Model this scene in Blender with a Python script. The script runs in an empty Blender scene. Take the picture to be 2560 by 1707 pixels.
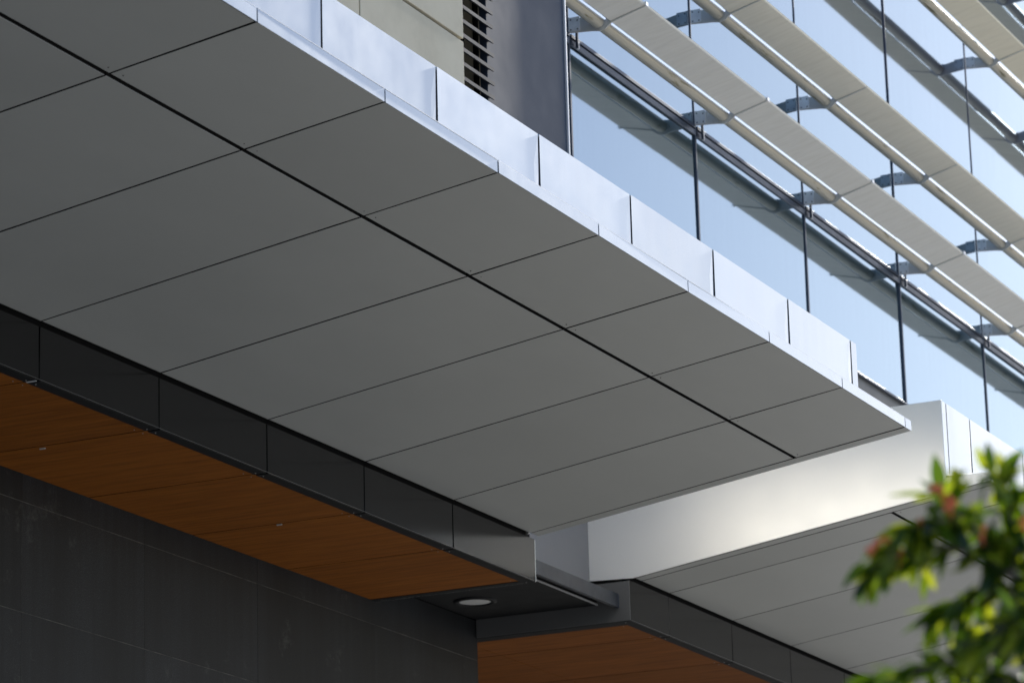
import bpy, bmesh, math, random
from mathutils import Vector, Matrix, noise
rnd = random.Random(7)
S = bpy.context.scene
COL = S.collection

# ------------------------------------------------------------------ materials
def new_mat(name):
    m = bpy.data.materials.new(name); m.use_nodes = True
    nt = m.node_tree; nt.nodes.clear()
    out = nt.nodes.new('ShaderNodeOutputMaterial')
    b = nt.nodes.new('ShaderNodeBsdfPrincipled')
    nt.links.new(b.outputs[0], out.inputs[0])
    return m, nt, b, out

def N(nt, t, **kw):
    n = nt.nodes.new(t)
    for k, v in kw.items():
        if k in n.inputs.keys() if isinstance(k, str) else False: n.inputs[k].default_value = v
        else: setattr(n, k, v)
    return n

def ramp(nt, src, stops):
    r = nt.nodes.new('ShaderNodeValToRGB')
    els = r.color_ramp.elements
    els[0].position, els[0].color = stops[0][0], (*stops[0][1], 1)
    els[1].position, els[1].color = stops[-1][0], (*stops[-1][1], 1)
    for p, c in stops[1:-1]:
        e = els.new(p); e.color = (*c, 1)
    nt.links.new(src, r.inputs[0])
    return r

def noise_tex(nt, scale, detail=4, rough=.55, vscale=None, coord='Object'):
    tc = nt.nodes.new('ShaderNodeTexCoord')
    src = tc.outputs[coord]
    if vscale:
        mp = nt.nodes.new('ShaderNodeMapping'); mp.inputs['Scale'].default_value = vscale
        nt.links.new(src, mp.inputs[0]); src = mp.outputs[0]
    n = nt.nodes.new('ShaderNodeTexNoise')
    n.inputs['Scale'].default_value = scale; n.inputs['Detail'].default_value = detail
    n.inputs['Roughness'].default_value = rough
    nt.links.new(src, n.inputs['Vector'])
    return n

def bump(nt, b, src, strength, dist=.01):
    bp = nt.nodes.new('ShaderNodeBump')
    bp.inputs['Strength'].default_value = strength; bp.inputs['Distance'].default_value = dist
    nt.links.new(src, bp.inputs['Height']); nt.links.new(bp.outputs[0], b.inputs['Normal'])

def metal_mat(name, col, metallic, rough, var=.06, speck=None, canning=.0, vs=(1, 1, 1), rvar=.08, streak=0):
    m, nt, b, out = new_mat(name)
    n = noise_tex(nt, 1.3, 5, .6, vs)
    lo = tuple(c * (1 - var) for c in col); hi = tuple(min(1, c * (1 + var)) for c in col)
    r = ramp(nt, n.outputs['Fac'], [(.3, lo), (.7, hi)])
    last = r.outputs[0]
    oi = nt.nodes.new('ShaderNodeObjectInfo')
    hv = nt.nodes.new('ShaderNodeHueSaturation')
    mr = nt.nodes.new('ShaderNodeMapRange'); mr.inputs[3].default_value = .95; mr.inputs[4].default_value = 1.05
    nt.links.new(oi.outputs['Random'], mr.inputs[0]); nt.links.new(mr.outputs[0], hv.inputs['Value'])
    nt.links.new(last, hv.inputs['Color']); last = hv.outputs[0]
    if streak:                      # rain streaks running down
        n3 = noise_tex(nt, 1.0, 3, .6, (9, 9, .25))
        r3 = ramp(nt, n3.outputs['Fac'], [(.35, (1 - streak,) * 3), (.6, (1, 1, 1))])
        mx = nt.nodes.new('ShaderNodeMixRGB'); mx.blend_type = 'MULTIPLY'; mx.inputs[0].default_value = 1
        nt.links.new(last, mx.inputs[1]); nt.links.new(r3.outputs[0], mx.inputs[2]); last = mx.outputs[0]
    if speck:
        tc = nt.nodes.new('ShaderNodeTexCoord')
        v = nt.nodes.new('ShaderNodeTexVoronoi'); v.inputs['Scale'].default_value = speck[0]
        nt.links.new(tc.outputs['Object'], v.inputs['Vector'])
        # few cells carry a speck, of uneven size
        sc = nt.nodes.new('ShaderNodeSeparateColor'); nt.links.new(v.outputs['Color'], sc.inputs[0])
        th = nt.nodes.new('ShaderNodeMath'); th.operation = 'MULTIPLY_ADD'
        th.inputs[1].default_value = speck[1]; th.inputs[2].default_value = -speck[1] * speck[2]
        nt.links.new(sc.outputs[0], th.inputs[0])
        cmpn = nt.nodes.new('ShaderNodeMath'); cmpn.operation = 'LESS_THAN'
        nt.links.new(v.outputs['Distance'], cmpn.inputs[0]); nt.links.new(th.outputs[0], cmpn.inputs[1])
        mx = nt.nodes.new('ShaderNodeMixRGB'); nt.links.new(cmpn.outputs[0], mx.inputs[0])
        nt.links.new(last, mx.inputs[1]); mx.inputs[2].default_value = (*speck[3], 1); last = mx.outputs[0]
        mt = nt.nodes.new('ShaderNodeMath'); mt.operation = 'MULTIPLY_ADD'
        mt.inputs[1].default_value = -metallic; mt.inputs[2].default_value = metallic
        nt.links.new(cmpn.outputs[0], mt.inputs[0]); nt.links.new(mt.outputs[0], b.inputs['Metallic'])
    else:
        b.inputs['Metallic'].default_value = metallic
    nt.links.new(last, b.inputs['Base Color'])
    n2 = noise_tex(nt, 5, 4, .6)
    rr = nt.nodes.new('ShaderNodeMapRange'); rr.inputs[3].default_value = rough - rvar; rr.inputs[4].default_value = rough + rvar
    nt.links.new(n2.outputs['Fac'], rr.inputs[0]); nt.links.new(rr.outputs[0], b.inputs['Roughness'])
    if metallic == 0: b.inputs['Specular IOR Level'].default_value = .2
    if canning:
        n4 = noise_tex(nt, 1.1, 1, .4)
        bump(nt, b, n4.outputs['Fac'], canning, .02)
    return m

M = {}
M['soffit'] = metal_mat('soffit_silver', (.39, .397, .375), .25, .44, .035, canning=.02, vs=(.5, 1.2, 1), rvar=.02)
M['silver'] = metal_mat('fascia_silver', (.42, .45, .485), .9, .22, .02, speck=(14, .12, .93, (.95, .95, .95)), streak=.02)
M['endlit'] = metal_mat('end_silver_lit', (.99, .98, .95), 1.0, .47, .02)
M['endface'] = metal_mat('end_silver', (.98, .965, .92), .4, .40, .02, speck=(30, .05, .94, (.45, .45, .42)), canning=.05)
M['dark'] = metal_mat('dark_panel', (.032, .0325, .034), 1.0, .16, .05, canning=.04, rvar=.03)
M['darkflat'] = metal_mat('dark_flat', (.013, .0135, .014), .0, .6, .08, speck=(40, .05, .95, (.15, .15, .15)))
M['gap'] = metal_mat('joint_black', (.006, .006, .006), 0, .8, .1)
M['column'] = metal_mat('column_blue_grey', (.036, .052, .086), 0, .5, .02, canning=0, vs=(1, 1, .2), speck=(30, .04, .95, (.35, .37, .4)))
M['greywall'] = metal_mat('grey_wall', (.19, .19, .20), .2, .45, .05, speck=(34, .05, .9, (.2, .2, .21)))
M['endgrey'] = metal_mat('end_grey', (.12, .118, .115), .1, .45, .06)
M['galv'] = metal_mat('galvanised', (.07, .073, .082), .3, .55, .25, speck=(120, .3, .8, (.17, .17, .19)), vs=(6, 6, 6))
M['louvre'] = metal_mat('louvre_metal', (.028, .030, .040), .2, .55, .08)
M['void'] = metal_mat('louvre_void', (.014, .012, .012), 0, .8, .6)
M['mullion'] = metal_mat('mullion_dark', (.075, .095, .135), .5, .4, .1)
M['bracket'] = metal_mat('bracket_steel', (.58, .585, .57), .1, .42, .12, speck=(60, .1, .9, (.1, .1, .1)))
M['cleat'] = metal_mat('cleat_galvanised', (.74, .76, .78), .15, .4, .15, vs=(8, 8, 8))
M['screw'] = metal_mat('rivet', (.30, .30, .29), .8, .35, .1)
M['shim'] = metal_mat('shim_white', (.55, .55, .52), 0, .6, .1)
M['trimlight'] = metal_mat('bright_edge', (.75, .76, .78), .3, .35, .04)
M['sill'] = metal_mat('sill_grey', (.12, .12, .12), .2, .5, .12)

def mat_wood(name, k):
    m, nt, b, out = new_mat(name)
    n = noise_tex(nt, 1, 6, .65, (26, 1.6, 10))
    r = ramp(nt, n.outputs['Fac'], [(pp, tuple(a * c for a, c in zip(cc, k))) for pp, cc in ((.28, (.11, .042, .007)), (.5, (.16, .064, .0105)), (.72, (.21, .086, .016)))])
    n2 = noise_tex(nt, 1, 3, .5, (160, 5, 40))
    r2 = ramp(nt, n2.outputs['Fac'], [(.36, (.66, .62, .58)), (.5, (1, 1, 1))])
    mx = nt.nodes.new('ShaderNodeMixRGB'); mx.blend_type = 'MULTIPLY'; mx.inputs[0].default_value = .6
    nt.links.new(r.outputs[0], mx.inputs[1]); nt.links.new(r2.outputs[0], mx.inputs[2])
    oi = nt.nodes.new('ShaderNodeObjectInfo'); hv = nt.nodes.new('ShaderNodeHueSaturation')
    mr = nt.nodes.new('ShaderNodeMapRange'); mr.inputs[3].default_value = .9; mr.inputs[4].default_value = 1.12
    nt.links.new(oi.outputs['Random'], mr.inputs[0]); nt.links.new(mr.outputs[0], hv.inputs['Value'])
    nt.links.new(mx.outputs[0], hv.inputs['Color']); nt.links.new(hv.outputs[0], b.inputs['Base Color'])
    b.inputs['Roughness'].default_value = .6
    b.inputs['Specular IOR Level'].default_value = .12
    return m
M['wood'] = mat_wood('wood_laminate', (1.62, 1.3, .9))
M['wood2'] = mat_wood('wood_laminate_red', (1.25, 1.02, 1.0))

def mat_stone():
    m, nt, b, out = new_mat('charcoal_stone')
    n = noise_tex(nt, 150, 3, .7)
    r = ramp(nt, n.outputs['Fac'], [(.3, (.0045, .0049, .0056)), (.55, (.0130, .0138, .0152)), (.75, (.044, .046, .050))])
    n2 = noise_tex(nt, 1, 4, .6, (1.6, 1.6, .5))
    r2 = ramp(nt, n2.outputs['Fac'], [(.3, (.5, .5, .49)), (.7, (1.5, 1.5, 1.53))])
    mx = nt.nodes.new('ShaderNodeMixRGB'); mx.blend_type = 'MULTIPLY'; mx.inputs[0].default_value = 1
    nt.links.new(r.outputs[0], mx.inputs[1]); nt.links.new(r2.outputs[0], mx.inputs[2])
    n3 = noise_tex(nt, 1, 3, .6, (14, 14, .5))          # streaks down the slabs
    r3 = ramp(nt, n3.outputs['Fac'], [(.38, (.72, .7, .66)), (.6, (1, 1, 1))])
    mx2 = nt.nodes.new('ShaderNodeMixRGB'); mx2.blend_type = 'MULTIPLY'; mx2.inputs[0].default_value = .8
    nt.links.new(mx.outputs[0], mx2.inputs[1]); nt.links.new(r3.outputs[0], mx2.inputs[2])
    geo = nt.nodes.new('ShaderNodeNewGeometry')
    mr = nt.nodes.new('ShaderNodeMapRange'); mr.inputs[3].default_value = .7; mr.inputs[4].default_value = 1.35
    nt.links.new(geo.outputs['Random Per Island'], mr.inputs[0])
    hv = nt.nodes.new('ShaderNodeHueSaturation'); nt.links.new(mr.outputs[0], hv.inputs['Value'])
    nt.links.new(mx2.outputs[0], hv.inputs['Color'])
    # pale scuffs
    n4 = noise_tex(nt, 2.2, 8, .78); r4 = ramp(nt, n4.outputs['Fac'], [(.60, (0, 0, 0)), (.72, (.7, .7, .7))])
    mx3 = nt.nodes.new('ShaderNodeMixRGB'); nt.links.new(r4.outputs[0], mx3.inputs[0])
    nt.links.new(hv.outputs[0], mx3.inputs[1]); mx3.inputs[2].default_value = (.07, .068, .064, 1)
    nt.links.new(mx3.outputs[0], b.inputs['Base Color'])
    b.inputs['Roughness'].default_value = .6; b.inputs['Specular IOR Level'].default_value = .25
    bump(nt, b, n.outputs['Fac'], .12, .003)
    return m
M['stone'] = mat_stone()

def mat_plain(name, stops, scale, rough, vs=None, bumps=.1, detail=6):
    m, nt, b, out = new_mat(name)
    n = noise_tex(nt, scale, detail, .65, vs)
    r = ramp(nt, n.outputs['Fac'], stops)
    nt.links.new(r.outputs[0], b.inputs['Base Color'])
    b.inputs['Roughness'].default_value = rough
    if bumps: bump(nt, b, n.outputs['Fac'], bumps, .005)
    return m
M['mortar'] = mat_plain('mortar', [(.35, (.03, .028, .026)), (.7, (.15, .14, .122))], 8, .9)
M['cladding'] = mat_plain('beige_cement_panel', [(.25, (.55, .495, .375)), (.5, (.65, .59, .455)), (.75, (.71, .65, .51))], 2.2, .75, bumps=.05, detail=9)
M['roof'] = mat_plain('roof_membrane', [(.3, (.58, .57, .54)), (.7, (.68, .67, .64))], 3, .8)
M['ground'] = mat_plain('concrete_paving', [(.3, (.42, .41, .38)), (.7, (.54, .525, .49))], .8, .85)

def mat_blade(name, c):
    m, nt, b, out = new_mat(name)
    n = noise_tex(nt, 1, 6, .7, (14, 3, 6))
    r = ramp(nt, n.outputs['Fac'], [(.3, tuple(x * .92 for x in c)), (.7, c)])
    n2 = noise_tex(nt, 1, 3, .6, (22, 2, 8))
    r2 = ramp(nt, n2.outputs['Fac'], [(.35, (.95, .945, .93)), (.55, (1, 1, 1))])
    mx = nt.nodes.new('ShaderNodeMixRGB'); mx.blend_type = 'MULTIPLY'; mx.inputs[0].default_value = 1
    nt.links.new(r.outputs[0], mx.inputs[1]); nt.links.new(r2.outputs[0], mx.inputs[2])
    nt.links.new(mx.outputs[0], b.inputs['Base Color'])
    b.inputs['Roughness'].default_value = .5; b.inputs['Metallic'].default_value = .1
    return m
M['blade0'] = mat_blade('sunshade_blade_grey', (.88, .86, .80))
M['blade1'] = mat_blade('sunshade_blade_beige', (.90, .85, .72))
M['blade2'] = mat_blade('sunshade_blade_warm', (.93, .86, .68))
M['blade3'] = M['blade2']
M['strip'] = metal_mat('sky_glint_metal', (.62, .68, .76), 1.0, .14, .02, rvar=.02)

def mat_tube():
    # semi-gloss metal tube, moss grown on patches of its underside
    m, nt, b, out = new_mat('tube_with_moss')
    n = noise_tex(nt, 1, 5, .7, (1.6, 16, 16))
    r = ramp(nt, n.outputs['Fac'], [(.58, (.46, .43, .355)), (.64, (.27, .24, .15)), (.71, (.05, .055, .012))])
    nt.links.new(r.outputs[0], b.inputs['Base Color'])
    r2 = ramp(nt, n.outputs['Fac'], [(.58, (.35, .35, .35)), (.65, (.03, .03, .03))])
    nt.links.new(r2.outputs[0], b.inputs['Metallic'])
    r3 = ramp(nt, n.outputs['Fac'], [(.58, (.36, .36, .36)), (.66, (.7, .7, .7))])
    nt.links.new(r3.outputs[0], b.inputs['Roughness'])
    return m
M['tube'] = mat_tube()

def mat_glass(name, tint, inner, k):
    # insulated solar-control pane: mirror coat over a dim tinted interior
    m, nt, b, out = new_mat(name)
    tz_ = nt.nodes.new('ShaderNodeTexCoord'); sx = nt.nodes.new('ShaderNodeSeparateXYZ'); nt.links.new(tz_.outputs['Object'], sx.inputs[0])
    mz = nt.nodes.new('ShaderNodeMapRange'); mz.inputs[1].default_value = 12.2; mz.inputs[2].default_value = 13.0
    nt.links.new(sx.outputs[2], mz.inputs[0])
    rz = ramp(nt, mz.outputs[0], [(0, inner), (1, (.085, .066, .076))])      # brown reflection of the sun shades, painted into the upper panes' colour
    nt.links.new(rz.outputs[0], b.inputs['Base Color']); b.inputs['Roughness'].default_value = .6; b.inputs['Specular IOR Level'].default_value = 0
    g = nt.nodes.new('ShaderNodeBsdfGlossy'); g.inputs['Roughness'].default_value = .045
    tc = noise_tex(nt, 1, 3, .6, (14, 14, .5))
    r = ramp(nt, tc.outputs['Fac'], [(.35, tuple(c * .985 for c in tint)), (.6, tint)])
    nt.links.new(r.outputs[0], g.inputs['Color'])
    fr = nt.nodes.new('ShaderNodeFresnel'); fr.inputs['IOR'].default_value = 1.5
    mm = nt.nodes.new('ShaderNodeMath'); mm.operation = 'MULTIPLY_ADD'; mm.inputs[1].default_value = 1 - k; mm.inputs[2].default_value = k
    nt.links.new(fr.outputs[0], mm.inputs[0])
    mx = nt.nodes.new('ShaderNodeMixShader')
    nt.links.new(mm.outputs[0], mx.inputs[0]); nt.links.new(b.outputs[0], mx.inputs[1]); nt.links.new(g.outputs[0], mx.inputs[2])
    nt.links.new(mx.outputs[0], out.inputs[0])
    n = noise_tex(nt, 1.1, 1, .4)
    bp = nt.nodes.new('ShaderNodeBump'); bp.inputs['Strength'].default_value = .012; bp.inputs['Distance'].default_value = .02
    nt.links.new(n.outputs['Fac'], bp.inputs['Height']); nt.links.new(bp.outputs[0], g.inputs['Normal'])
    return m
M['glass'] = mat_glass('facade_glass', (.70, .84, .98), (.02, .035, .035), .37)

def mat_leaf():
    m, nt, b, out = new_mat('leaf')
    geo = nt.nodes.new('ShaderNodeNewGeometry')
    r = ramp(nt, geo.outputs['Random Per Island'], [(0, (.012, .032, .010)), (.5, (.022, .055, .010)), (.75, (.06, .12, .012)), (1, (.15, .20, .02))])
    nt.links.new(r.outputs[0], b.inputs['Base Color'])
    b.inputs['Roughness'].default_value = .24
    tr = nt.nodes.new('ShaderNodeBsdfTranslucent')
    r2 = ramp(nt, geo.outputs['Random Per Island'], [(0, (.04, .09, .006)), (.45, (.14, .26, .008)), (.7, (.38, .52, .012)), (1, (.62, .68, .03))])
    nt.links.new(r2.outputs[0], tr.inputs['Color'])
    mx = nt.nodes.new('ShaderNodeMixShader'); mx.inputs[0].default_value = .45
    nt.links.new(b.outputs[0], mx.inputs[1]); nt.links.new(tr.outputs[0], mx.inputs[2]); nt.links.new(mx.outputs[0], out.inputs[0])
    return m
M['leaf'] = mat_leaf()
M['berry'] = mat_plain('red_berry', [(.3, (.70, .09, .03)), (.7, (.80, .22, .07))], 40, .22, bumps=0)
M['bark'] = mat_plain('bark', [(.3, (.06, .045, .03)), (.7, (.16, .13, .10))], 1, .85, vs=(30, 30, 8))
def mat_lens():
    m, nt, b, out = new_mat('downlight_lens')
    b.inputs['Base Color'].default_value = (.75, .75, .72, 1); b.inputs['Roughness'].default_value = .25
    n = noise_tex(nt, 30, 2); bump(nt, b, n.outputs['Fac'], .1, .002)
    return m
M['lens'] = mat_lens()

# ------------------------------------------------------------------ mesh helpers
def link_mesh(name, bm, mats, parent=None, bevel=0):
    me = bpy.data.meshes.new(name)
    bmesh.ops.recalc_face_normals(bm, faces=bm.faces)
    bm.to_mesh(me); bm.free()
    if not isinstance(mats, (list, tuple)): mats = [mats]
    for x in mats: me.materials.append(M[x])
    o = bpy.data.objects.new(name, me); COL.objects.link(o)
    if parent: o.parent = parent
    if bevel:
        md = o.modifiers.new('bevel', 'BEVEL'); md.width = bevel; md.segments = 2; md.limit_method = 'ANGLE'; md.angle_limit = math.radians(40)
    return o

def empty(name, loc, label, cat, group=None):
    o = bpy.data.objects.new(name, None); COL.objects.link(o); o.location = loc
    o['label'] = label; o['category'] = cat
    if group: o['group'] = group
    o.empty_display_size = .2
    return o

def hexa(bm, pts, mi=0):
    """8 points: bottom ring 0-3, top ring 4-7"""
    v = [bm.verts.new(p) for p in pts]
    for f in ((3, 2, 1, 0), (4, 5, 6, 7), (0, 1, 5, 4), (1, 2, 6, 5), (2, 3, 7, 6), (3, 0, 4, 7)):
        fc = bm.faces.new([v[i] for i in f]); fc.material_index = mi
    return v

def bx(bm, x0, x1, y0, y1, z0, z1, mi=0):
    return hexa(bm, [(x0, y0, z0), (x1, y0, z0), (x1, y1, z0), (x0, y1, z0), (x0, y0, z1), (x1, y0, z1), (x1, y1, z1), (x0, y1, z1)], mi)

def box(name, x0, x1, y0, y1, z0, z1, mat, parent=None, bevel=0):
    bm = bmesh.new(); bx(bm, x0, x1, y0, y1, z0, z1)
    return link_mesh(name, bm, mat, parent, bevel)

def prism_x(bm, prof, x0, x1, mi=0):
    """profile of (y,z) swept from x0 to x1"""
    a = [bm.verts.new((x0, y, z)) for y, z in prof]; b = [bm.verts.new((x1, y, z)) for y, z in prof]
    n = len(prof)
    bm.faces.new(a).material_index = mi; bm.faces.new(b[::-1]).material_index = mi
    for i in range(n):
        j = (i + 1) % n
        bm.faces.new((a[i], b[i], b[j], a[j])).material_index = mi

def tube_x(bm, x0, x1, y, z, r, n=20, r_in=None, mi=0):
    rings = []
    for x in (x0, x1):
        rings.append([bm.verts.new((x, y + r * math.cos(2 * math.pi * i / n), z + r * math.sin(2 * math.pi * i / n))) for i in range(n)])
    for i in range(n):
        j = (i + 1) % n
        f = bm.faces.new((rings[0][i], rings[1][i], rings[1][j], rings[0][j])); f.smooth = True; f.material_index = mi
    for k in (0, 1):               # end caps on their own vertices, so the tube shades straight
        cap = [bm.verts.new(v.co) for v in rings[k]]
        bm.faces.new(cap if k == 0 else cap[::-1]).material_index = mi

def dot(bm, p, r, mi=0, seg=6):
    """small round rivet head"""
    bmesh.ops.create_uvsphere(bm, u_segments=seg, v_segments=4, radius=r, matrix=Matrix.Translation(p))
    for f in bm.faces:
        if len(f.verts) <= 4 and f.tag is False and (f.calc_center_median() - Vector(p)).length < r * 1.2: f.material_index = mi; f.smooth = True

# ------------------------------------------------------------------ shared dimensions (metres)
ZS = 7.1486                 # soffit height at the outer edge
TS = math.tan(-.13985)      # soffit falls towards the building
def zs(y): return ZS + TS * y
Y1 = .7607 * math.cos(.13985)   # long joint in the soffit
Y2 = 2.6618                     # inner edge of the soffit = plane of the dark fascia
SB = .315                   # set-back of the upper fascia
ZT = 7.752                  # top of the upper fascia
ZB = 6.470                  # underside of the dark fascia
YW = 3.866                  # stone wall
GY = 3.0                    # curtain wall / column plane
P = 1.2                     # panel module
G1 = .007                   # half joint

def canopy(root, joints, x_start, x_end, x_lo0, x_lo1, wood_x0, wood_x1, wood_y1, left_end, right_end, extra_wood=False):
    """joints: x of all cross joints, first and last are the end-trim joints"""
    X = [x_start] + joints + [x_end]
    loc = root.location
    # soffit panels: folded trays 25 mm deep
    for i in range(len(X) - 1):
        a, b = X[i], X[i + 1]
        g0 = G1 if i else 0; g1 = G1 if i < len(X) - 2 else 0
        xa, xb = a + g0, b - g1
        narrow = (b - a) < .25
        for k, (ya, yb) in enumerate(((0.0, Y1 - .0115), (Y1 + .0115, Y2 - .022))):
            if narrow and k == 1: continue
            if narrow: ya, yb = 0.0, Y2 - .022
            bm = bmesh.new()
            dz = [rnd.uniform(-.0012, .0012) for _ in range(4)]
            hexa(bm, [(xa, ya, zs(ya) + dz[0]), (xb, ya, zs(ya) + dz[1]), (xb, yb, zs(yb) + dz[2]), (xa, yb, zs(yb) + dz[3]),
                      (xa, ya, zs(ya) + .028), (xb, ya, zs(ya) + .028), (xb, yb, zs(yb) + .028), (xa, yb, zs(yb) + .028)], 0)
            bm.faces.ensure_lookup_table()
            for fi in (1, 3, 4, 5): bm.faces[fi].material_index = 1
            if k == 1: bm.faces[2].material_index = 1
            # two small rivets by the inner corners
            if not narrow and k == 0:
                for px in (xa + .055, xb - .055):
                    dot(bm, (px, yb - .03, zs(yb - .03) + .001), .0045, 1)
            o = link_mesh('soffit_panel' if not narrow else 'end_trim', bm, ['soffit', 'gap'], root, .0022)
    # dark carrier above the joints, rivets showing in the long joint
    bm = bmesh.new()
    xa, xb = X[0] + .02, X[-1] - .02
    hexa(bm, [(xa, .03, zs(.03) + .032), (xb, .03, zs(.03) + .032), (xb, Y2 + .1, zs(Y2 + .1) + .032), (xa, Y2 + .1, zs(Y2 + .1) + .032),
              (xa, .03, zs(.03) + .05), (xb, .03, zs(.03) + .05), (xb, Y2 + .1, zs(Y2 + .1) + .05), (xa, Y2 + .1, zs(Y2 + .1) + .05)])
    for i in range(len(X) - 1):
        a, b = X[i], X[i + 1]
        if b - a < .25: continue
        for f in (.045, .35, .68, .955):
            dot(bm, (a + (b - a) * f, Y1, zs(Y1) + .027), .005, 1)
    link_mesh('soffit_frame', bm, ['gap', 'screw'], root)
    # fine bright edge bead on the inner side of the long joint
    bm = bmesh.new()
    for i in range(len(X) - 1):
        if X[i + 1] - X[i] < .25: continue
        ya = Y1 + .0122
        hexa(bm, [(X[i] + G1, ya - .0009, zs(ya) - .0018), (X[i + 1] - G1, ya - .0009, zs(ya) - .0018), (X[i + 1] - G1, ya + .0009, zs(ya) - .0018), (X[i] + G1, ya + .0009, zs(ya) - .0018),
                  (X[i] + G1, ya - .0009, zs(ya) - .0006), (X[i + 1] - G1, ya - .0009, zs(ya) - .0006), (X[i + 1] - G1, ya + .0009, zs(ya) - .0006), (X[i] + G1, ya + .0009, zs(ya) - .0006)])
    link_mesh('joint_bead', bm, ['trimlight'], root)
    # lip: folded edge strip along the front
    for i in range(len(X) - 1):
        a, b = X[i], X[i + 1]
        g0 = .006 if i else 0; g1 = .006 if i < len(X) - 2 else 0
        bm = bmesh.new()
        t0, t1 = rnd.uniform(-.002, .002), rnd.uniform(-.002, .002)
        hexa(bm, [(a + g0, -.004 + t0, ZS - .0015), (b - g1, -.004 + t1, ZS - .0015), (b - g1, .02, ZS + .004), (a + g0, .02, ZS + .004),
                  (a + g0, -.0034 + t0, 7.211), (b - g1, -.0034 + t1, 7.211), (b - g1, .02, 7.211), (a + g0, .02, 7.211)])
        hexa(bm, [(a + g0, .02, 7.198), (b - g1, .02, 7.198), (b - g1, SB + .02, 7.222), (a + g0, SB + .02, 7.222),
                  (a + g0, .02, 7.211), (b - g1, .02, 7.211), (b - g1, SB + .02, 7.235), (a + g0, SB + .02, 7.235)])
        bx(bm, a + g0, b - g1, -.0038, .004, 7.2113, 7.2145, 1)       # folded top bead
        link_mesh('edge_strip', bm, ['silver', 'trimlight'], root)
    for x in joints:             # bent tabs seen in the joints of the lip
        bm = bmesh.new()
        hexa(bm, [(x - .007, .004, 7.155), (x + .004, .004, 7.155), (x + .004, .012, 7.155), (x - .007, .012, 7.155),
                  (x - .007, .003, 7.206), (x + .004, .004, 7.206), (x + .004, .010, 7.206), (x - .007, .010, 7.206)])
        link_mesh('joint_tab', bm, ['trimlight'], root)
    # upper fascia panels, each slightly out of plane
    XF = [x_start + (.004 if left_end else 0)] + [j - .02 if 0 < i < len(joints) - 1 or not right_end else j - .055 for i, j in enumerate(joints)] + [x_end - (.065 if right_end else 0)]
    for i in range(len(XF) - 1):
        a, b = XF[i] + (.007 if i else 0), XF[i + 1] - (.007 if i < len(XF) - 2 else 0)
        bm = bmesh.new()
        US = [0, .3, .6, .9, .952, 1.0]; n = len(US) - 1
        tw = rnd.choice((.0015, .003, .005)); up = rnd.uniform(-.0006, .0008)
        tilt = .0012 + .0004 * max(0, i - 2) * (1 if right_end else 2)
        fr, bk = [], []
        for iz in range(4):
            z = 7.224 + (ZT - 7.224) * iz / 3
            row = []
            for ix in range(n + 1):
                u = US[ix]
                # right end dips in at the foot, left end stands proud
                dy = (tw * (1 - iz / 3) if ix == n else 0) + tilt * (u - .5) + up * math.sin(math.pi * u)
                if b - a < .3: dy = 0
                row.append(bm.verts.new((a + (b - a) * u, SB + dy, z)))
            fr.append(row)
        for iz in (0, 3):
            z = 7.224 if iz == 0 else ZT
            bk.append([bm.verts.new((a + (b - a) * US[ix], SB + .035, z)) for ix in range(n + 1)])
        for iz in range(3):
            for ix in range(n):
                bm.faces.new((fr[iz][ix], fr[iz][ix + 1], fr[iz + 1][ix + 1], fr[iz + 1][ix]))
        for ix in range(n):
            bm.faces.new((fr[0][ix], bk[0][ix], bk[0][ix + 1], fr[0][ix + 1]))
            bm.faces.new((fr[3][ix + 1], bk[1][ix + 1], bk[1][ix], fr[3][ix]))
            bm.faces.new((bk[0][ix], bk[1][ix], bk[1][ix + 1], bk[0][ix + 1]))
        bm.faces.new([fr[k][0] for k in range(4)] + [bk[1][0], bk[0][0]])
        bm.faces.new([fr[k][n] for k in range(3, -1, -1)] + [bk[0][n], bk[1][n]])
        o = link_mesh('fascia_panel', bm, ['silver'], root)
    box('fascia_frame', X[0] + .03, XF[-1] - .03, SB + .037, SB + .06, 7.237, ZT - .012, 'gap', root)
    # coping and roof
    box('roof_deck', X[0] + .04, XF[-1] - .04, SB + .062, GY - .004, 7.60, 7.70, 'roof', root)
    # end faces
    def end_face(x0, x1, nm):
        bm = bmesh.new()
        prism_x(bm, [(-.004, ZS + .003), (-.004, 7.2085), (SB - .003, 7.2085), (SB - .003, ZT + .002), (2.995, ZT + .002), (2.995, 6.792), (Y2 + .02, 6.778), (Y2 - .005, zs(Y2) + .004)], x0, x1)
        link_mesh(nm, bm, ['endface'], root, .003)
    if left_end: end_face(x_start - .012, x_start - .001, 'end_panel')
    if right_end:
        bm = bmesh.new()
        prism_x(bm, [(.022, ZS + .03), (.022, 7.196), (SB + .04, 7.215), (SB + .04, ZT - .003), (2.995, ZT - .003), (2.995, 6.792), (Y2 + .02, 6.778), (Y2 - .005, zs(Y2) + .03)], x_end - .075, x_end - .067)
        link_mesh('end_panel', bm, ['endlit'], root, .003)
    # dark fascia under the inner edge
    XD = [x_lo0] + [j + .018 for j in joints if x_lo0 + .25 < j < x_lo1 - .25] + [x_lo1]
    for i in range(len(XD) - 1):
        a, b = XD[i] + (.005 if i else 0), XD[i + 1] - (.005 if i < len(XD) - 2 else 0)
        bm = bmesh.new(); t = [rnd.uniform(-.0015, .0015) for _ in range(4)]
        hexa(bm, [(a, Y2 + t[0], ZB), (b, Y2 + t[1], ZB), (b, Y2 + .03, ZB), (a, Y2 + .03, ZB),
                  (a, Y2 + t[2], 6.757), (b, Y2 + t[3], 6.757), (b, Y2 + .03, 6.757), (a, Y2 + .03, 6.757)])
        link_mesh('inner_fascia_panel', bm, ['dark'], root, .002)
        # return flange under it
        fx0 = a + (.012 if i else 0)
        bm = bmesh.new()
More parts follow.
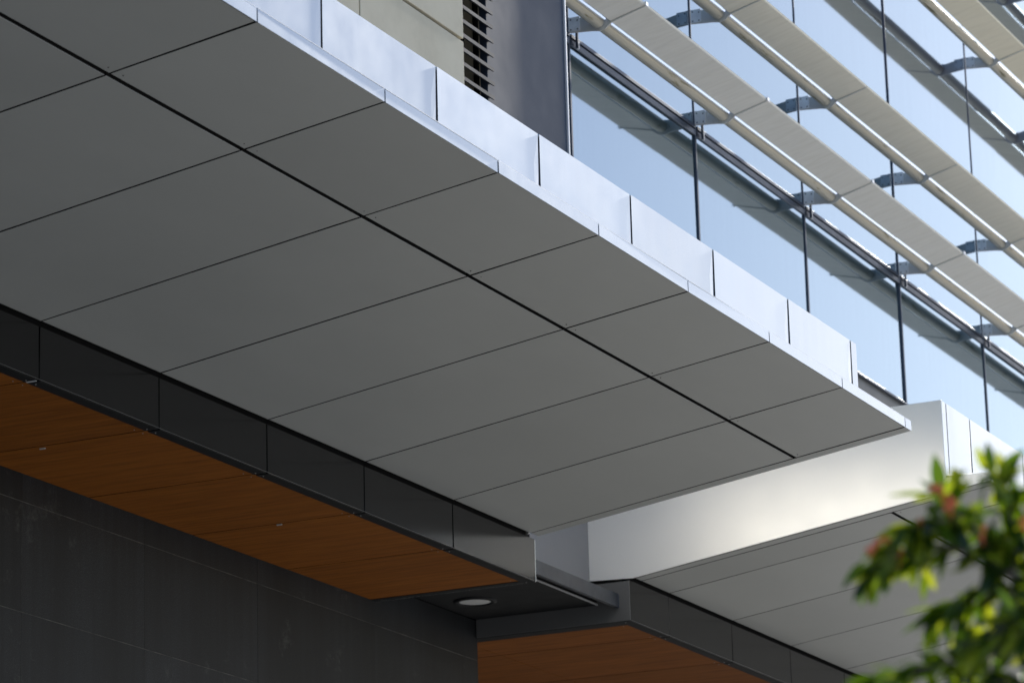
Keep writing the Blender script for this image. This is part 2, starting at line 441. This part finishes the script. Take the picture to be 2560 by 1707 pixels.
        bx(bm, fx0, b, Y2 + .004, Y2 + .083, ZB - .004, ZB - .0005)
        for sx in (fx0 + .035, b - .035):
            dot(bm, (sx, Y2 + .055, ZB - .004), .005, 1)
        link_mesh('flange', bm, ['darkflat', 'screw'], root)
    box('inner_fascia_frame', x_lo0 + .075, x_lo1 - .012, Y2 + .032, Y2 + .06, ZB + .02, 6.80, 'gap', root)
    box('fascia_edge_line', x_lo0 + .001, x_lo1, Y2 - .0032, Y2 - .002, ZB + .0002, ZB + .0025, 'sill', root)
    # wood soffit
    wj = [j + .02 for j in joints if wood_x0 + .3 < j < wood_x1 - .3]
    XW = [wood_x0] + wj + [wood_x1]
    yb = [Y2 + .083, wood_y1] if not extra_wood else [Y2 + .083, 4.008, wood_y1]
    for i in range(len(XW) - 1):
        for k in range(len(yb) - 1):
            a, b = XW[i] + (.005 if i else .002), XW[i + 1] - (.005 if i < len(XW) - 2 else .002)
            bm = bmesh.new()
            bx(bm, a, b, yb[k] + (.004 if k == 0 else .003), yb[k + 1] - .003, ZB + .0015, ZB + .014)
            bm.faces.ensure_lookup_table()
            for fi in (1, 3, 5): bm.faces[fi].material_index = 2
            if k == 0:
                for sx in (a + .04, b - .04): dot(bm, (sx, yb[0] + .05, ZB + .0015), .004, 1)
            link_mesh('wood_panel', bm, ['wood2' if extra_wood else 'wood', 'screw', 'gap'], root)
    box('wood_backing', wood_x0 + .004, wood_x1 - .004, Y2 + .09, wood_y1 - .004, ZB + .018, ZB + .03, 'gap', root)
    return X

# ------------------------------------------------------------------ the near canopy
c1 = empty('canopy', (1.2, 0, 6.47), 'long silver canopy across the left and centre, its wood soffit meeting the stone wall', 'canopy', 'entrance canopies')
j1 = [P * k for k in range(-2, 7)] + [8.338]
CX = []
def make1():
    canopy(c1, j1, -3.0, 8.452, -2.9, 8.445, -2.8, 8.372, YW - .001, False, True)
    # border strip at the end of the wood
    box('wood_border', 8.374, 8.443, Y2 + .085, YW - .004, ZB - .002, ZB + .012, 'darkflat', c1)
    box('inner_lining', 8.40, 8.44, Y2 + .065, YW - .004, ZB + .02, 6.99, 'gap', c1)
    box('inner_end_panel', 8.447, 8.455, Y2 + .002, YW - .004, ZB, 6.755, 'endface', c1, .002)
    for (x, y, a) in ((3.66, 3.44, .2), (6.034, 3.26, .0)):
        bm = bmesh.new(); bx(bm, x - .004, x + .004, y - .018, y + .018, ZB - .006, ZB + .001)
        link_mesh('shim', bm, ['shim'], c1)
    bm = bmesh.new(); bx(bm, 2.402, 2.414, Y2 + .012, Y2 + .07, ZB - .008, ZB - .0045)
    link_mesh('clip', bm, ['trimlight'], c1)
make1()

c2 = empty('canopy', (17, 0, 6.47), 'farther silver canopy at the right behind the leaves, bright blank end panel facing the gap', 'canopy', 'entrance canopies')
j2 = [10.172] + [10.678 + P * k for k in range(0, 12)]
canopy(c2, j2, 10.062, 25.0, 10.004, 24.9, 10.135, 24.8, 6.0, True, False, extra_wood=True)
bm = bmesh.new()
prism_x(bm, [(Y2, ZB), (Y2, 6.752), (YW - .003, 6.752), (YW - .003, ZB)], 9.996, 10.0035)
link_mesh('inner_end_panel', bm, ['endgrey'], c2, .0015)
box('inner_lining', 10.066, 10.08, Y2 + .08, 6.0, ZB + .02, 6.99, 'gap', c2)
box('wood_border', 10.006, 10.133, Y2 + .085, 5.96, ZB - .003, ZB + .012, 'darkflat', c2)

# parent roots keep world coordinates: move children back
def rebase(root):
    for ch in root.children:
        ch.matrix_parent_inverse = Matrix.Translation(-Vector(root.location))

# ------------------------------------------------------------------ link roof between the canopies + downlight
lk = empty('link_roof', (9.2, 3.3, 6.57), 'low dark flat roof bridging the gap between the two canopies, steel edge beam along its front', 'roof')
box('link_soffit', 8.457, 9.994, 2.912, YW - .002, 6.602, 6.63, 'darkflat', lk)
box('edge_bead', 8.457, 9.994, 2.907, 2.9115, 6.599, 6.612, 'bracket', lk)
box('recess_lining', 8.457, 9.994, 2.775, 2.906, 6.64, 6.655, 'gap', lk)
bm = bmesh.new(); bx(bm, 8.457, 9.975, 2.742, 2.757, 6.567, 6.664); bx(bm, 8.457, 9.975, 2.7575, 2.775, 6.567, 6.573)
link_mesh('edge_beam', bm, ['galv'], lk, .002)
box('end_cap', 9.976, 9.994, 2.744, 2.77, 6.567, 6.664, 'mullion', lk)
box('roof_deck', 8.457, 9.994, 2.776, GY - .003, 6.656, 6.664, 'roof', lk)
dl = empty('downlight', (9.385, 3.57, 6.602), 'round recessed downlight with white lens in the dark soffit between the canopies', 'light')
def ring(bm, cx, cy, prof, n=40, mi=0):
    rows = [[bm.verts.new((cx + r * math.cos(2 * math.pi * i / n), cy + r * math.sin(2 * math.pi * i / n), z)) for i in range(n)] for r, z in prof]
    for k in range(len(rows) - 1):
        for i in range(n):
            j = (i + 1) % n
            f = bm.faces.new((rows[k][i], rows[k][j], rows[k + 1][j], rows[k + 1][i])); f.smooth = True; f.material_index = mi
    return rows
bm = bmesh.new(); ring(bm, 9.385, 3.57, [(.152, 6.6015), (.150, 6.594), (.140, 6.588), (.120, 6.588), (.113, 6.594), (.112, 6.601)])
link_mesh('trim_ring', bm, ['darkflat'], dl)
bm = bmesh.new(); rows = ring(bm, 9.385, 3.57, [(.1115, 6.5965), (.09, 6.5945), (.05, 6.593), (.01, 6.5925)]); bm.faces.new(rows[-1])
link_mesh('lens', bm, ['lens'], dl)

# ------------------------------------------------------------------ stone wall
sw = empty('stone_wall', (2, 4.0, 0), 'charcoal stone slab wall under the wood soffit at the lower left', 'wall')
bm = bmesh.new()
xs = [-8.0, -4.1, -2.75, -1.4, -.05, 1.3, 2.65, 4.115, 5.451, 6.83, 8.43, 10.018]
zsl = [0, .55, 1.19, 1.83, 2.47, 3.11, 3.75, 4.39, 5.03, 5.67, 6.31, 6.6]
for i in range(len(xs) - 1):
    for k in range(len(zsl) - 1):
        a, b = xs[i] + .0012, xs[i + 1] - .0012
        if i == len(xs) - 2: b = xs[-1]
        off = rnd.uniform(0, .0018)
        bx(bm, a, b, YW + off, YW + .03, zsl[k] + .0025, zsl[k + 1] - .0025)
link_mesh('slab', bm, ['stone'], sw)
box('mortar_bed', -8, 10.012, YW + .0022, YW + .32, 0, 6.597, 'mortar', sw)
box('upper_wall', -8, 10.02, YW + .004, 11.0, 6.632, 7.10, 'gap', sw)

# ------------------------------------------------------------------ beige cladding wall
FY = 2.32                       # face of the solid volume above the near canopy
cw = empty('cladding_wall', (3, FY - .05, 7.8), 'pale beige cement panel wall rising behind the near canopy', 'wall')
xc = [6.735 - 1.427 * k for k in range(5)][::-1]
zc = [7.72, 8.36, 9.654, 10.95, 12.24, 13.5]
for i in range(len(xc) - 1):
    for k in range(len(zc) - 1):
        yo = FY - .05 if k < 2 else FY - .053
        box('cladding_panel', xc[i] + .008, xc[i + 1] - (.008 if i < len(xc) - 2 else (0 if k < 2 else .006)), yo, yo + .06, zc[k] + .010, zc[k + 1] - .010, 'cladding', cw, .004)
box('backing_wall', xc[0], 6.70, FY + .02, 11.0, 7.71, 13.5, 'gap', cw)

# ------------------------------------------------------------------ louvre vent
lv = empty('louvre_vent', (6.95, FY, 7.8), 'tall dark louvre vent between the beige wall and the blue grey column', 'vent')
z = 7.735
while z < 13.2:
    bm = bmesh.new()
    prism_x(bm, [(FY - .035, z), (FY - .035, z + .025), (FY - .025, z + .028), (FY + .045, z + .062), (FY + .045, z + .056), (FY - .022, z + .003)], 6.72, 7.215 + rnd.uniform(-.004, .004))
    link_mesh('louvre_blade', bm, ['louvre'], lv)
    z += .0979
box('louvre_post', 7.13, 7.165, FY + .05, FY + .075, 7.72, 13.3, 'gap', lv)
box('louvre_backing', 6.71, 7.18, FY + .16, FY + .25, 7.71, 13.4, 'void', lv)
bm = bmesh.new(); bx(bm, 7.173, 7.18, FY + .05, FY + .158, 7.72, 13.4)
link_mesh('louvre_jamb', bm, ['cladding'], lv)

# ------------------------------------------------------------------ column
cl = empty('column', (7.8, FY + .2, 7.7), 'broad smooth blue grey metal column between the louvres and the glass facade', 'column')
box('column_casing', 7.182, 8.418, FY, GY - .005, 7.71, 13.5, 'column', cl, .004)
box('edge_flange', 8.42, 8.438, FY - .012, FY + .05, 7.71, 13.5, 'trimlight', cl, .002)
gw = box('recess_wall', 8.20, 10.058, GY - .012, YW + .003, 6.67, 7.66, 'greywall')
gw['label'] = 'short grey metal wall at the back of the gap between the two canopies'; gw['category'] = 'wall'

# ------------------------------------------------------------------ glass facade
gf = empty('glass_facade', (16, 3.0, 7.7), 'glazed facade with thin dark mullions, sky reflected in its panes', 'facade')
XM = [7.6 + 2.4 * k for k in range(8)]
box('sill_band', 8.44, 24.6, GY + .002, GY + .029, 7.1, 9.675, 'sill', gf)
box('sill_cap', 8.44, 24.6, GY - .03, GY + .001, 9.662, 9.682, 'mullion', gf, .002)
for i in range(len(XM) - 1):
    a, b = max(XM[i], 8.44), XM[i + 1]
    r = [rnd.uniform(-.004, .004) for _ in range(4)]
    for (z0, z1) in ((9.684, 10.815), (10.905, 17.0)):
        bm = bmesh.new()
        hexa(bm, [(a + .006, GY + r[0], z0), (b - .006, GY + r[1], z0), (b - .006, GY + .024, z0), (a + .006, GY + .024, z0),
                  (a + .006, GY + r[2], z1), (b - .006, GY + r[3], z1), (b - .006, GY + .024, z1), (a + .006, GY + .024, z1)])
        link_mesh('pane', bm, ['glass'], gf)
    # transom: two dark rails with a shadow groove, casement frame below
    bm = bmesh.new()
    bx(bm, a + .03, b - .012, GY - .02, GY - .002, 10.872, 10.900); bx(bm, a + .03, b - .012, GY - .016, GY - .002, 10.812, 10.858)
    bx(bm, a + .03, b - .012, GY - .008, GY - .001, 10.8585, 10.8675)
    link_mesh('transom', bm, ['mullion'], gf, .002)
    bm = bmesh.new(); bx(bm, a + .07, a + .085, GY - .05, GY - .031, 10.80, 10.93)
    h = link_mesh('hinge', bm, ['mullion'], gf)
    bm = bmesh.new(); bx(bm, a + .0855, a + .11, GY - .045, GY - .031, 10.80, 10.86)
    link_mesh('hinge', bm, ['trimlight'], gf)
for i, x in enumerate(XM):
    bm = bmesh.new()
    if not i: continue
    bx(bm, x - .006, x + .006, GY - .010, GY + .03, 10.903, 17.0)
    if i: bx(bm, x - .013, x + .013, GY - .014, GY + .03, 10.43 if False else 9.684, 10.9025)
    link_mesh('mullion', bm, ['mullion'], gf, .002)
box('backing_wall', 8.44, 24.6, GY + .03, 11.0, 7.12, 16.98, 'gap', gf)

# ------------------------------------------------------------------ sun shades
SH_LABEL = ['lowest sun shade, pale blades on a mossy tube, with sunlit edge, on the glass facade',
            'second sun shade from the bottom, beige blades with slim tube, on the glass facade',
            'third sun shade from the bottom, warm beige, high in the upper right corner',
            'topmost sun shade on the glass facade, only its mirror image in the panes showing']
def sun_shade(idx, z):
    root = empty('sun_shade', (16, 2.7, z), SH_LABEL[idx], 'sun shade', 'sun shades across the glass facade')
    ty, tz, tr = 2.738, z, .050
    first = 0
    for i in range(len(XM) - 1):
        a, b = XM[i], XM[i + 1]
        if i == 0: a = 8.445
        g = .009
        # blade: thin tray, outer edge lifted, small returns at both edges
        bm = bmesh.new()
        prism_x(bm, [(2.649, z - .003), (2.372, z + .066), (2.366, z + .082), (2.372, z + .086), (2.378, z + .074), (2.648, z + .006), (2.652, z + .004)], a + g, b - g)
        link_mesh('blade', bm, ['blade%d' % idx], root)
        bm = bmesh.new(); bx(bm, a + .05, b - .05, 2.668, 2.672, z - .011, z + .009)  # polished strip added beside the tube to mirror the sky as a bright stripe
        link_mesh('sky_glint_strip', bm, ['strip'], root)
        bm = bmesh.new(); tube_x(bm, a + .035, b - .035, ty, tz, tr, 24)
        link_mesh('tube', bm, ['tube'], root)
    for i, x in enumerate(XM):
        if i == 0: continue
        bm = bmesh.new()
        # thin upright arm plate from the mullion, round the tube and on as a rib under the blade joint
        prism_x(bm, [(y, z + dz) for y, dz in ((2.985, -.035), (2.985, .085), (2.80, .052), (2.738, .062), (2.70, .048), (2.640, .012), (2.376, .090), (2.374, .060),
                                               (2.640, -.012), (2.69, -.050), (2.738, -.064), (2.80, -.052))], x - .0055, x + .0055)
        br = link_mesh('bracket', bm, ['bracket'], root)
        bm = bmesh.new(); tube_x(bm, x - .014, x + .014, ty, tz, .0565, 24)
        tube_x(bm, x - .0345, x - .0145, ty, tz, .040, 16); tube_x(bm, x + .0145, x + .0345, ty, tz, .040, 16)
        link_mesh('ring', bm, ['bracket'], br)
        if idx == 0:
            bm = bmesh.new(); bx(bm, x - .02, x + .02, 2.355, 2.3655, z + .06, z + .09)
            link_mesh('end_clip', bm, ['trimlight'], br)
        bm = bmesh.new()
        bx(bm, x - .0145, x - .0058, 2.895, 2.984, z - .032, z + .078)
        for dy, dzz in ((2.912, -.018), (2.966, -.018), (2.912, .05), (2.966, .06)):
            dot(bm, (x - .0145, dy, z + dzz), .006, 1)
        link_mesh('angle_cleat', bm, ['cleat', 'gap'], br)
    return root
for i, z in enumerate((10.932, 11.788, 13.675, 15.22)): sun_shade(i, z)

# ------------------------------------------------------------------ tree in the foreground
CAM = Vector((-12.8122, -7.2042, 1.6))
TO = Vector((-6.5085, -5.258, 2.7432))       # a point in the crown; leaves are laid out around it
AX = Vector((.4319, -.9015, -.0263)); AU = Vector((-.231, -.1388, .963)); AW = Vector((.8718, .4098, .2682))
def tp(u, v, w=0): return TO + AX * u + AU * v + AW * w
tr = empty('tree', (-6.0, -6.15, 0), 'leafy green shrub with red berries in the lower right foreground', 'tree')
def limb(bm, pts, r0, r1, n=7):
    rings = []
    for k, p in enumerate(pts):
        d = (pts[min(k + 1, len(pts) - 1)] - pts[max(k - 1, 0)]).normalized()
        s = d.orthogonal().normalized(); t = d.cross(s)
        r = r0 + (r1 - r0) * k / (len(pts) - 1)
        rings.append([bm.verts.new(p + (s * math.cos(2 * math.pi * i / n) + t * math.sin(2 * math.pi * i / n)) * r) for i in range(n)])
    for k in range(len(rings) - 1):
        for i in range(n):
            j = (i + 1) % n
            bm.faces.new((rings[k][i], rings[k][j], rings[k + 1][j], rings[k + 1][i])).smooth = True
    bm.faces.new(rings[-1])
def curve(pts, seg=5):
    out = []
    for i in range(len(pts) - 1):
        p0 = pts[max(i - 1, 0)]; p1 = pts[i]; p2 = pts[i + 1]; p3 = pts[min(i + 2, len(pts) - 1)]
        for s in range(seg):
            t = s / seg
            out.append(.5 * ((2 * p1) + (p2 - p0) * t + (2 * p0 - 5 * p1 + 4 * p2 - p3) * t * t + (3 * p1 - p0 - 3 * p2 + p3) * t ** 3))
    out.append(pts[-1]); return out
def q(px, py, w=0):          # layout grid of the crown, .733 mm steps
    return tp((px - 2560) * .000733, (1707 - py) * .000733, w)
base = Vector((-6.0, -6.15, 0))
fork = q(2960, 2250, .1)
trunk = curve([base, base + Vector((.03, .05, .9)), (base + fork) * .5 + Vector((0, 0, .45)), fork])
bm = bmesh.new(); limb(bm, trunk, .045, .022, 10); link_mesh('trunk', bm, ['bark'], tr)
B = [
    [fork, q(2800, 1950, .05), q(2660, 1640, 0), q(2530, 1440, 0), q(2420, 1310, 0), q(2350, 1235, .02)],
    [q(2530, 1440, 0), q(2430, 1380, -.03), q(2330, 1370, -.02), q(2235, 1395, 0), q(2180, 1440, .02)],
    [q(2660, 1640, 0), q(2520, 1610, .03), q(2400, 1650, .03), q(2280, 1680, .02), q(2190, 1720, .02)],
    [q(2560, 1480, 0), q(2480, 1480, .05), q(2420, 1500, .05), q(2345, 1545, .05)],
    [q(2530, 1440, 0), q(2540, 1330, .06), q(2530, 1230, .08), q(2510, 1190, .1)],
    [q(2420, 1310, 0), q(2330, 1300, -.05), q(2270, 1320, -.06), q(2225, 1355, -.05)],
    [q(2800, 1950, .05), q(2640, 1830, .1), q(2480, 1760, .1), q(2350, 1740, .08)],
    [q(2660, 1640, 0), q(2700, 1450, .1), q(2690, 1300, .12), q(2640, 1200, .1)],
    [q(2660, 1640, 0), q(2590, 1580, -.06), q(2500, 1570, -.08), q(2430, 1600, -.06)],
    [q(2800, 1950, .05), q(2720, 1650, .05), q(2630, 1500, .05), q(2560, 1390, .02), q(2490, 1360, 0)],
    [q(2800, 1950, .05), q(2730, 1720, .1), q(2640, 1610, .12), q(2540, 1580, .12), q(2450, 1600, .1)],
    [q(2800, 1950, .05), q(2700, 1760, -.15), q(2620, 1640, -.2), q(2550, 1560, -.2), q(2500, 1530, -.2)],
    [q(2800, 1950, .05), q(2700, 1850, .15), q(2590, 1760, .2), q(2500, 1700, .2), q(2440, 1690, .2)],
    [q(2800, 1950, .05), q(2700, 1830, -.05), q(2580, 1720, -.1), q(2480, 1690, -.1), q(2400, 1720, -.1)],
    [q(2660, 1640, 0), q(2640, 1560, .1), q(2580, 1420, .15), q(2480, 1330, .15), q(2410, 1290, .14)],
    [q(2800, 1950, .05), q(2760, 1700, -.1), q(2700, 1550, -.15), q(2600, 1480, -.15), q(2540, 1500, -.14)],
    [fork, q(2960, 1800, .2), q(2900, 1500, .2), q(2800, 1250, .15)],
    [fork, q(3150, 2000, -.1), q(3200, 1700, -.1), q(3120, 1450, 0)],
    [fork, q(2900, 2150, -.2), q(2700, 2050, -.25), q(2540, 1960, -.2)],
]
paths = []
for k, b in enumerate(B):
    c = curve(b); paths.append(c)
    bm = bmesh.new(); limb(bm, c, .012 if k in (0, 16, 17) else .0055, .0022)
    link_mesh('branch', bm, ['bark'], tr)
def leaf(bm, p, d, nrm, L, W, droop=.25):
    d = d.normalized(); s = d.cross(nrm).normalized(); n = s.cross(d).normalized()
    prof = ((0, .05), (.12, .42), (.3, .88), (.48, 1.0), (.66, .84), (.83, .5), (.94, .2), (1, .02))
    rows = []
    for t, w in prof:
        c = p + d * (L * t) - n * (droop * L * t * t)
        rows.append([bm.verts.new(c - s * (W * w * .5) + n * (W * w * .10)), bm.verts.new(c), bm.verts.new(c + s * (W * w * .5) + n * (W * w * .10))])
    for k in range(len(rows) - 1):
        for j in (0, 1):
            bm.faces.new((rows[k][j], rows[k][j + 1], rows[k + 1][j + 1], rows[k + 1][j])).smooth = True
bm = bmesh.new()
def rv(): return Vector((rnd.gauss(0, 1), rnd.gauss(0, 1), rnd.gauss(0, 1)))
for k, c in enumerate(paths):
    n = len(c)
    for i in range(2 if k in (0, 16, 17) else 1, n):
        if k in (0, 16, 17) and i < n * .3: continue
        m = 5
        for _ in range(m):
            if rnd.random() < .18: continue
            d = (c[min(i + 1, n - 1)] - c[max(i - 1, 0)]).normalized()
            dd = d * .75 + rv().normalized() * .8 + Vector((0, 0, -.35))
            nr = Vector((0, 0, 1)) + rv() * .55
            L = rnd.uniform(.045, .078)
            leaf(bm, c[i] + rv() * .004, dd, nr, L, L * rnd.uniform(.32, .42), rnd.uniform(.1, .4))
# outlying leaves that shape the edge of the crown: (stem, tip, width)
for a, b, w in (((2392, 1222), (2378, 1160), 34), ((2348, 1238), (2218, 1225), 20), ((2530, 1262), (2486, 1190), 36), ((2438, 1225), (2480, 1176), 14),
                ((2235, 1410), (2212, 1487), 25), ((2318, 1415), (2302, 1488), 24), ((2300, 1390), (2330, 1475), 40), ((2160, 1400), (2106, 1462), 22),
                ((2440, 1450), (2345, 1540), 18), ((2290, 1310), (2196, 1330), 34), ((2420, 1540), (2380, 1620), 34), ((2440, 1560), (2395, 1610), 30),
                ((2290, 1650), (2215, 1668), 26), ((2250, 1690), (2180, 1712), 26), ((2330, 1655), (2290, 1620), 24), ((2350, 1605), (2292, 1612), 18)):
    p, t = q(*a, rnd.uniform(-.03, .03)), q(*b, rnd.uniform(-.05, .05))
    nr = -AW * .5 + rv() * .35 + Vector((0, 0, .4))
    leaf(bm, p, t - p, nr, (t - p).length * 1.05, w * .00075, .12)
link_mesh('foliage', bm, ['leaf'], tr)
def berry_cluster(c, n, spread):
    bm = bmesh.new()
    for _ in range(n):
        p = c + rv() * spread
        dot_r = rnd.uniform(.005, .0075)
        bmesh.ops.create_icosphere(bm, subdivisions=2, radius=dot_r, matrix=Matrix.Translation(p))
        limb(bm, [p, p * .55 + (c + Vector((0, 0, -.02))) * .45, c + Vector((0, 0, -.022))], .0008, .0008, 4)
    for f in bm.faces: f.smooth = True
    link_mesh('berries', bm, ['berry'], tr)
for (x, y, w, n, s) in ((2356, 1232, -.03, 5, .009), (2368, 1262, -.05, 5, .008), (2289, 1291, -.07, 2, .003), (2188, 1360, -.05, 3, .005), (2168, 1372, -.05, 3, .007),
                        (2204, 1338, -.06, 2, .004), (2552, 1300, -.05, 4, .006), (2445, 1330, -.06, 2, .006), (2505, 1535, -.08, 2, .003), (2600, 1400, 0, 5, .01), (2240, 1385, -.05, 2, .005)):
    berry_cluster(q(x, y, w), n, s)

# ------------------------------------------------------------------ recessed entrance wall under the far canopy
ew = box('entrance_wall', 10.03, 26, 6.01, 6.3, 0, 7.0, 'stone')
ew['label'] = 'dark wall closing the recess behind the far canopy'; ew['category'] = 'wall'
# ------------------------------------------------------------------ ground
bm = bmesh.new()
v = [bm.verts.new(p) for p in ((-600, -600, 0), (600, -600, 0), (600, 600, 0), (-600, 600, 0))]; bm.faces.new(v)
g = link_mesh('ground', bm, ['ground']); g['kind'] = 'structure'

for r_ in (c1, c2, lk, dl, sw, cw, lv, cl, gf, tr): rebase(r_)
for o in list(COL.objects):
    if o.name.startswith('sun_shade'): rebase(o)

# ------------------------------------------------------------------ light
EL, PH = math.radians(24), math.radians(.75)
sd = Vector((math.cos(EL) * math.cos(PH), -math.cos(EL) * math.sin(PH), math.sin(EL)))
W = bpy.data.worlds.new("World"); S.world = W; W.use_nodes = True
nt = W.node_tree; bg = nt.nodes['Background']
sky = nt.nodes.new('ShaderNodeTexSky'); sky.sky_type = 'NISHITA'; sky.sun_disc = False
sky.sun_elevation = EL; sky.sun_rotation = math.radians(90) + PH
sky.air_density = 1.0; sky.dust_density = 1.3; sky.ozone_density = 2.0
wb = nt.nodes.new('ShaderNodeMixRGB'); wb.blend_type = 'MULTIPLY'; wb.inputs[0].default_value = 1; wb.inputs[2].default_value = (.95, 1.0, 1.09, 1)   # white balance towards sunlight
nt.links.new(sky.outputs[0], wb.inputs[1]); nt.links.new(wb.outputs[0], bg.inputs[0]); bg.inputs[1].default_value = .15
sl = bpy.data.lights.new('sun', 'SUN'); sl.energy = 5.0; sl.angle = math.radians(.53); sl.color = (1, .95, .87)
so = bpy.data.objects.new('sun', sl); COL.objects.link(so); so.rotation_euler = sd.to_track_quat('Z', 'Y').to_euler()

# ------------------------------------------------------------------ camera
cd = bpy.data.cameras.new('camera'); co = bpy.data.objects.new('camera', cd); COL.objects.link(co)
Rm = Matrix((AX, AU, -AW)).transposed()
co.matrix_world = Matrix.Translation(CAM) @ Rm.to_4x4()
cd.sensor_fit = 'HORIZONTAL'; cd.sensor_width = 36; cd.lens = 9008.67 / 2560 * 36
cd.clip_start = .1; cd.clip_end = 2000
cd.dof.use_dof = True; cd.dof.focus_distance = 20.0; cd.dof.aperture_fstop = 4.8; cd.dof.aperture_blades = 0
S.camera = co
S.view_settings.view_transform = 'Standard'; S.view_settings.look = 'None'; S.view_settings.exposure = 0

S.render.engine = 'CYCLES'
S.cycles.sample_clamp_indirect = 4.0      # keeps fireflies off the shaded metal
S.cycles.blur_glossy = .5
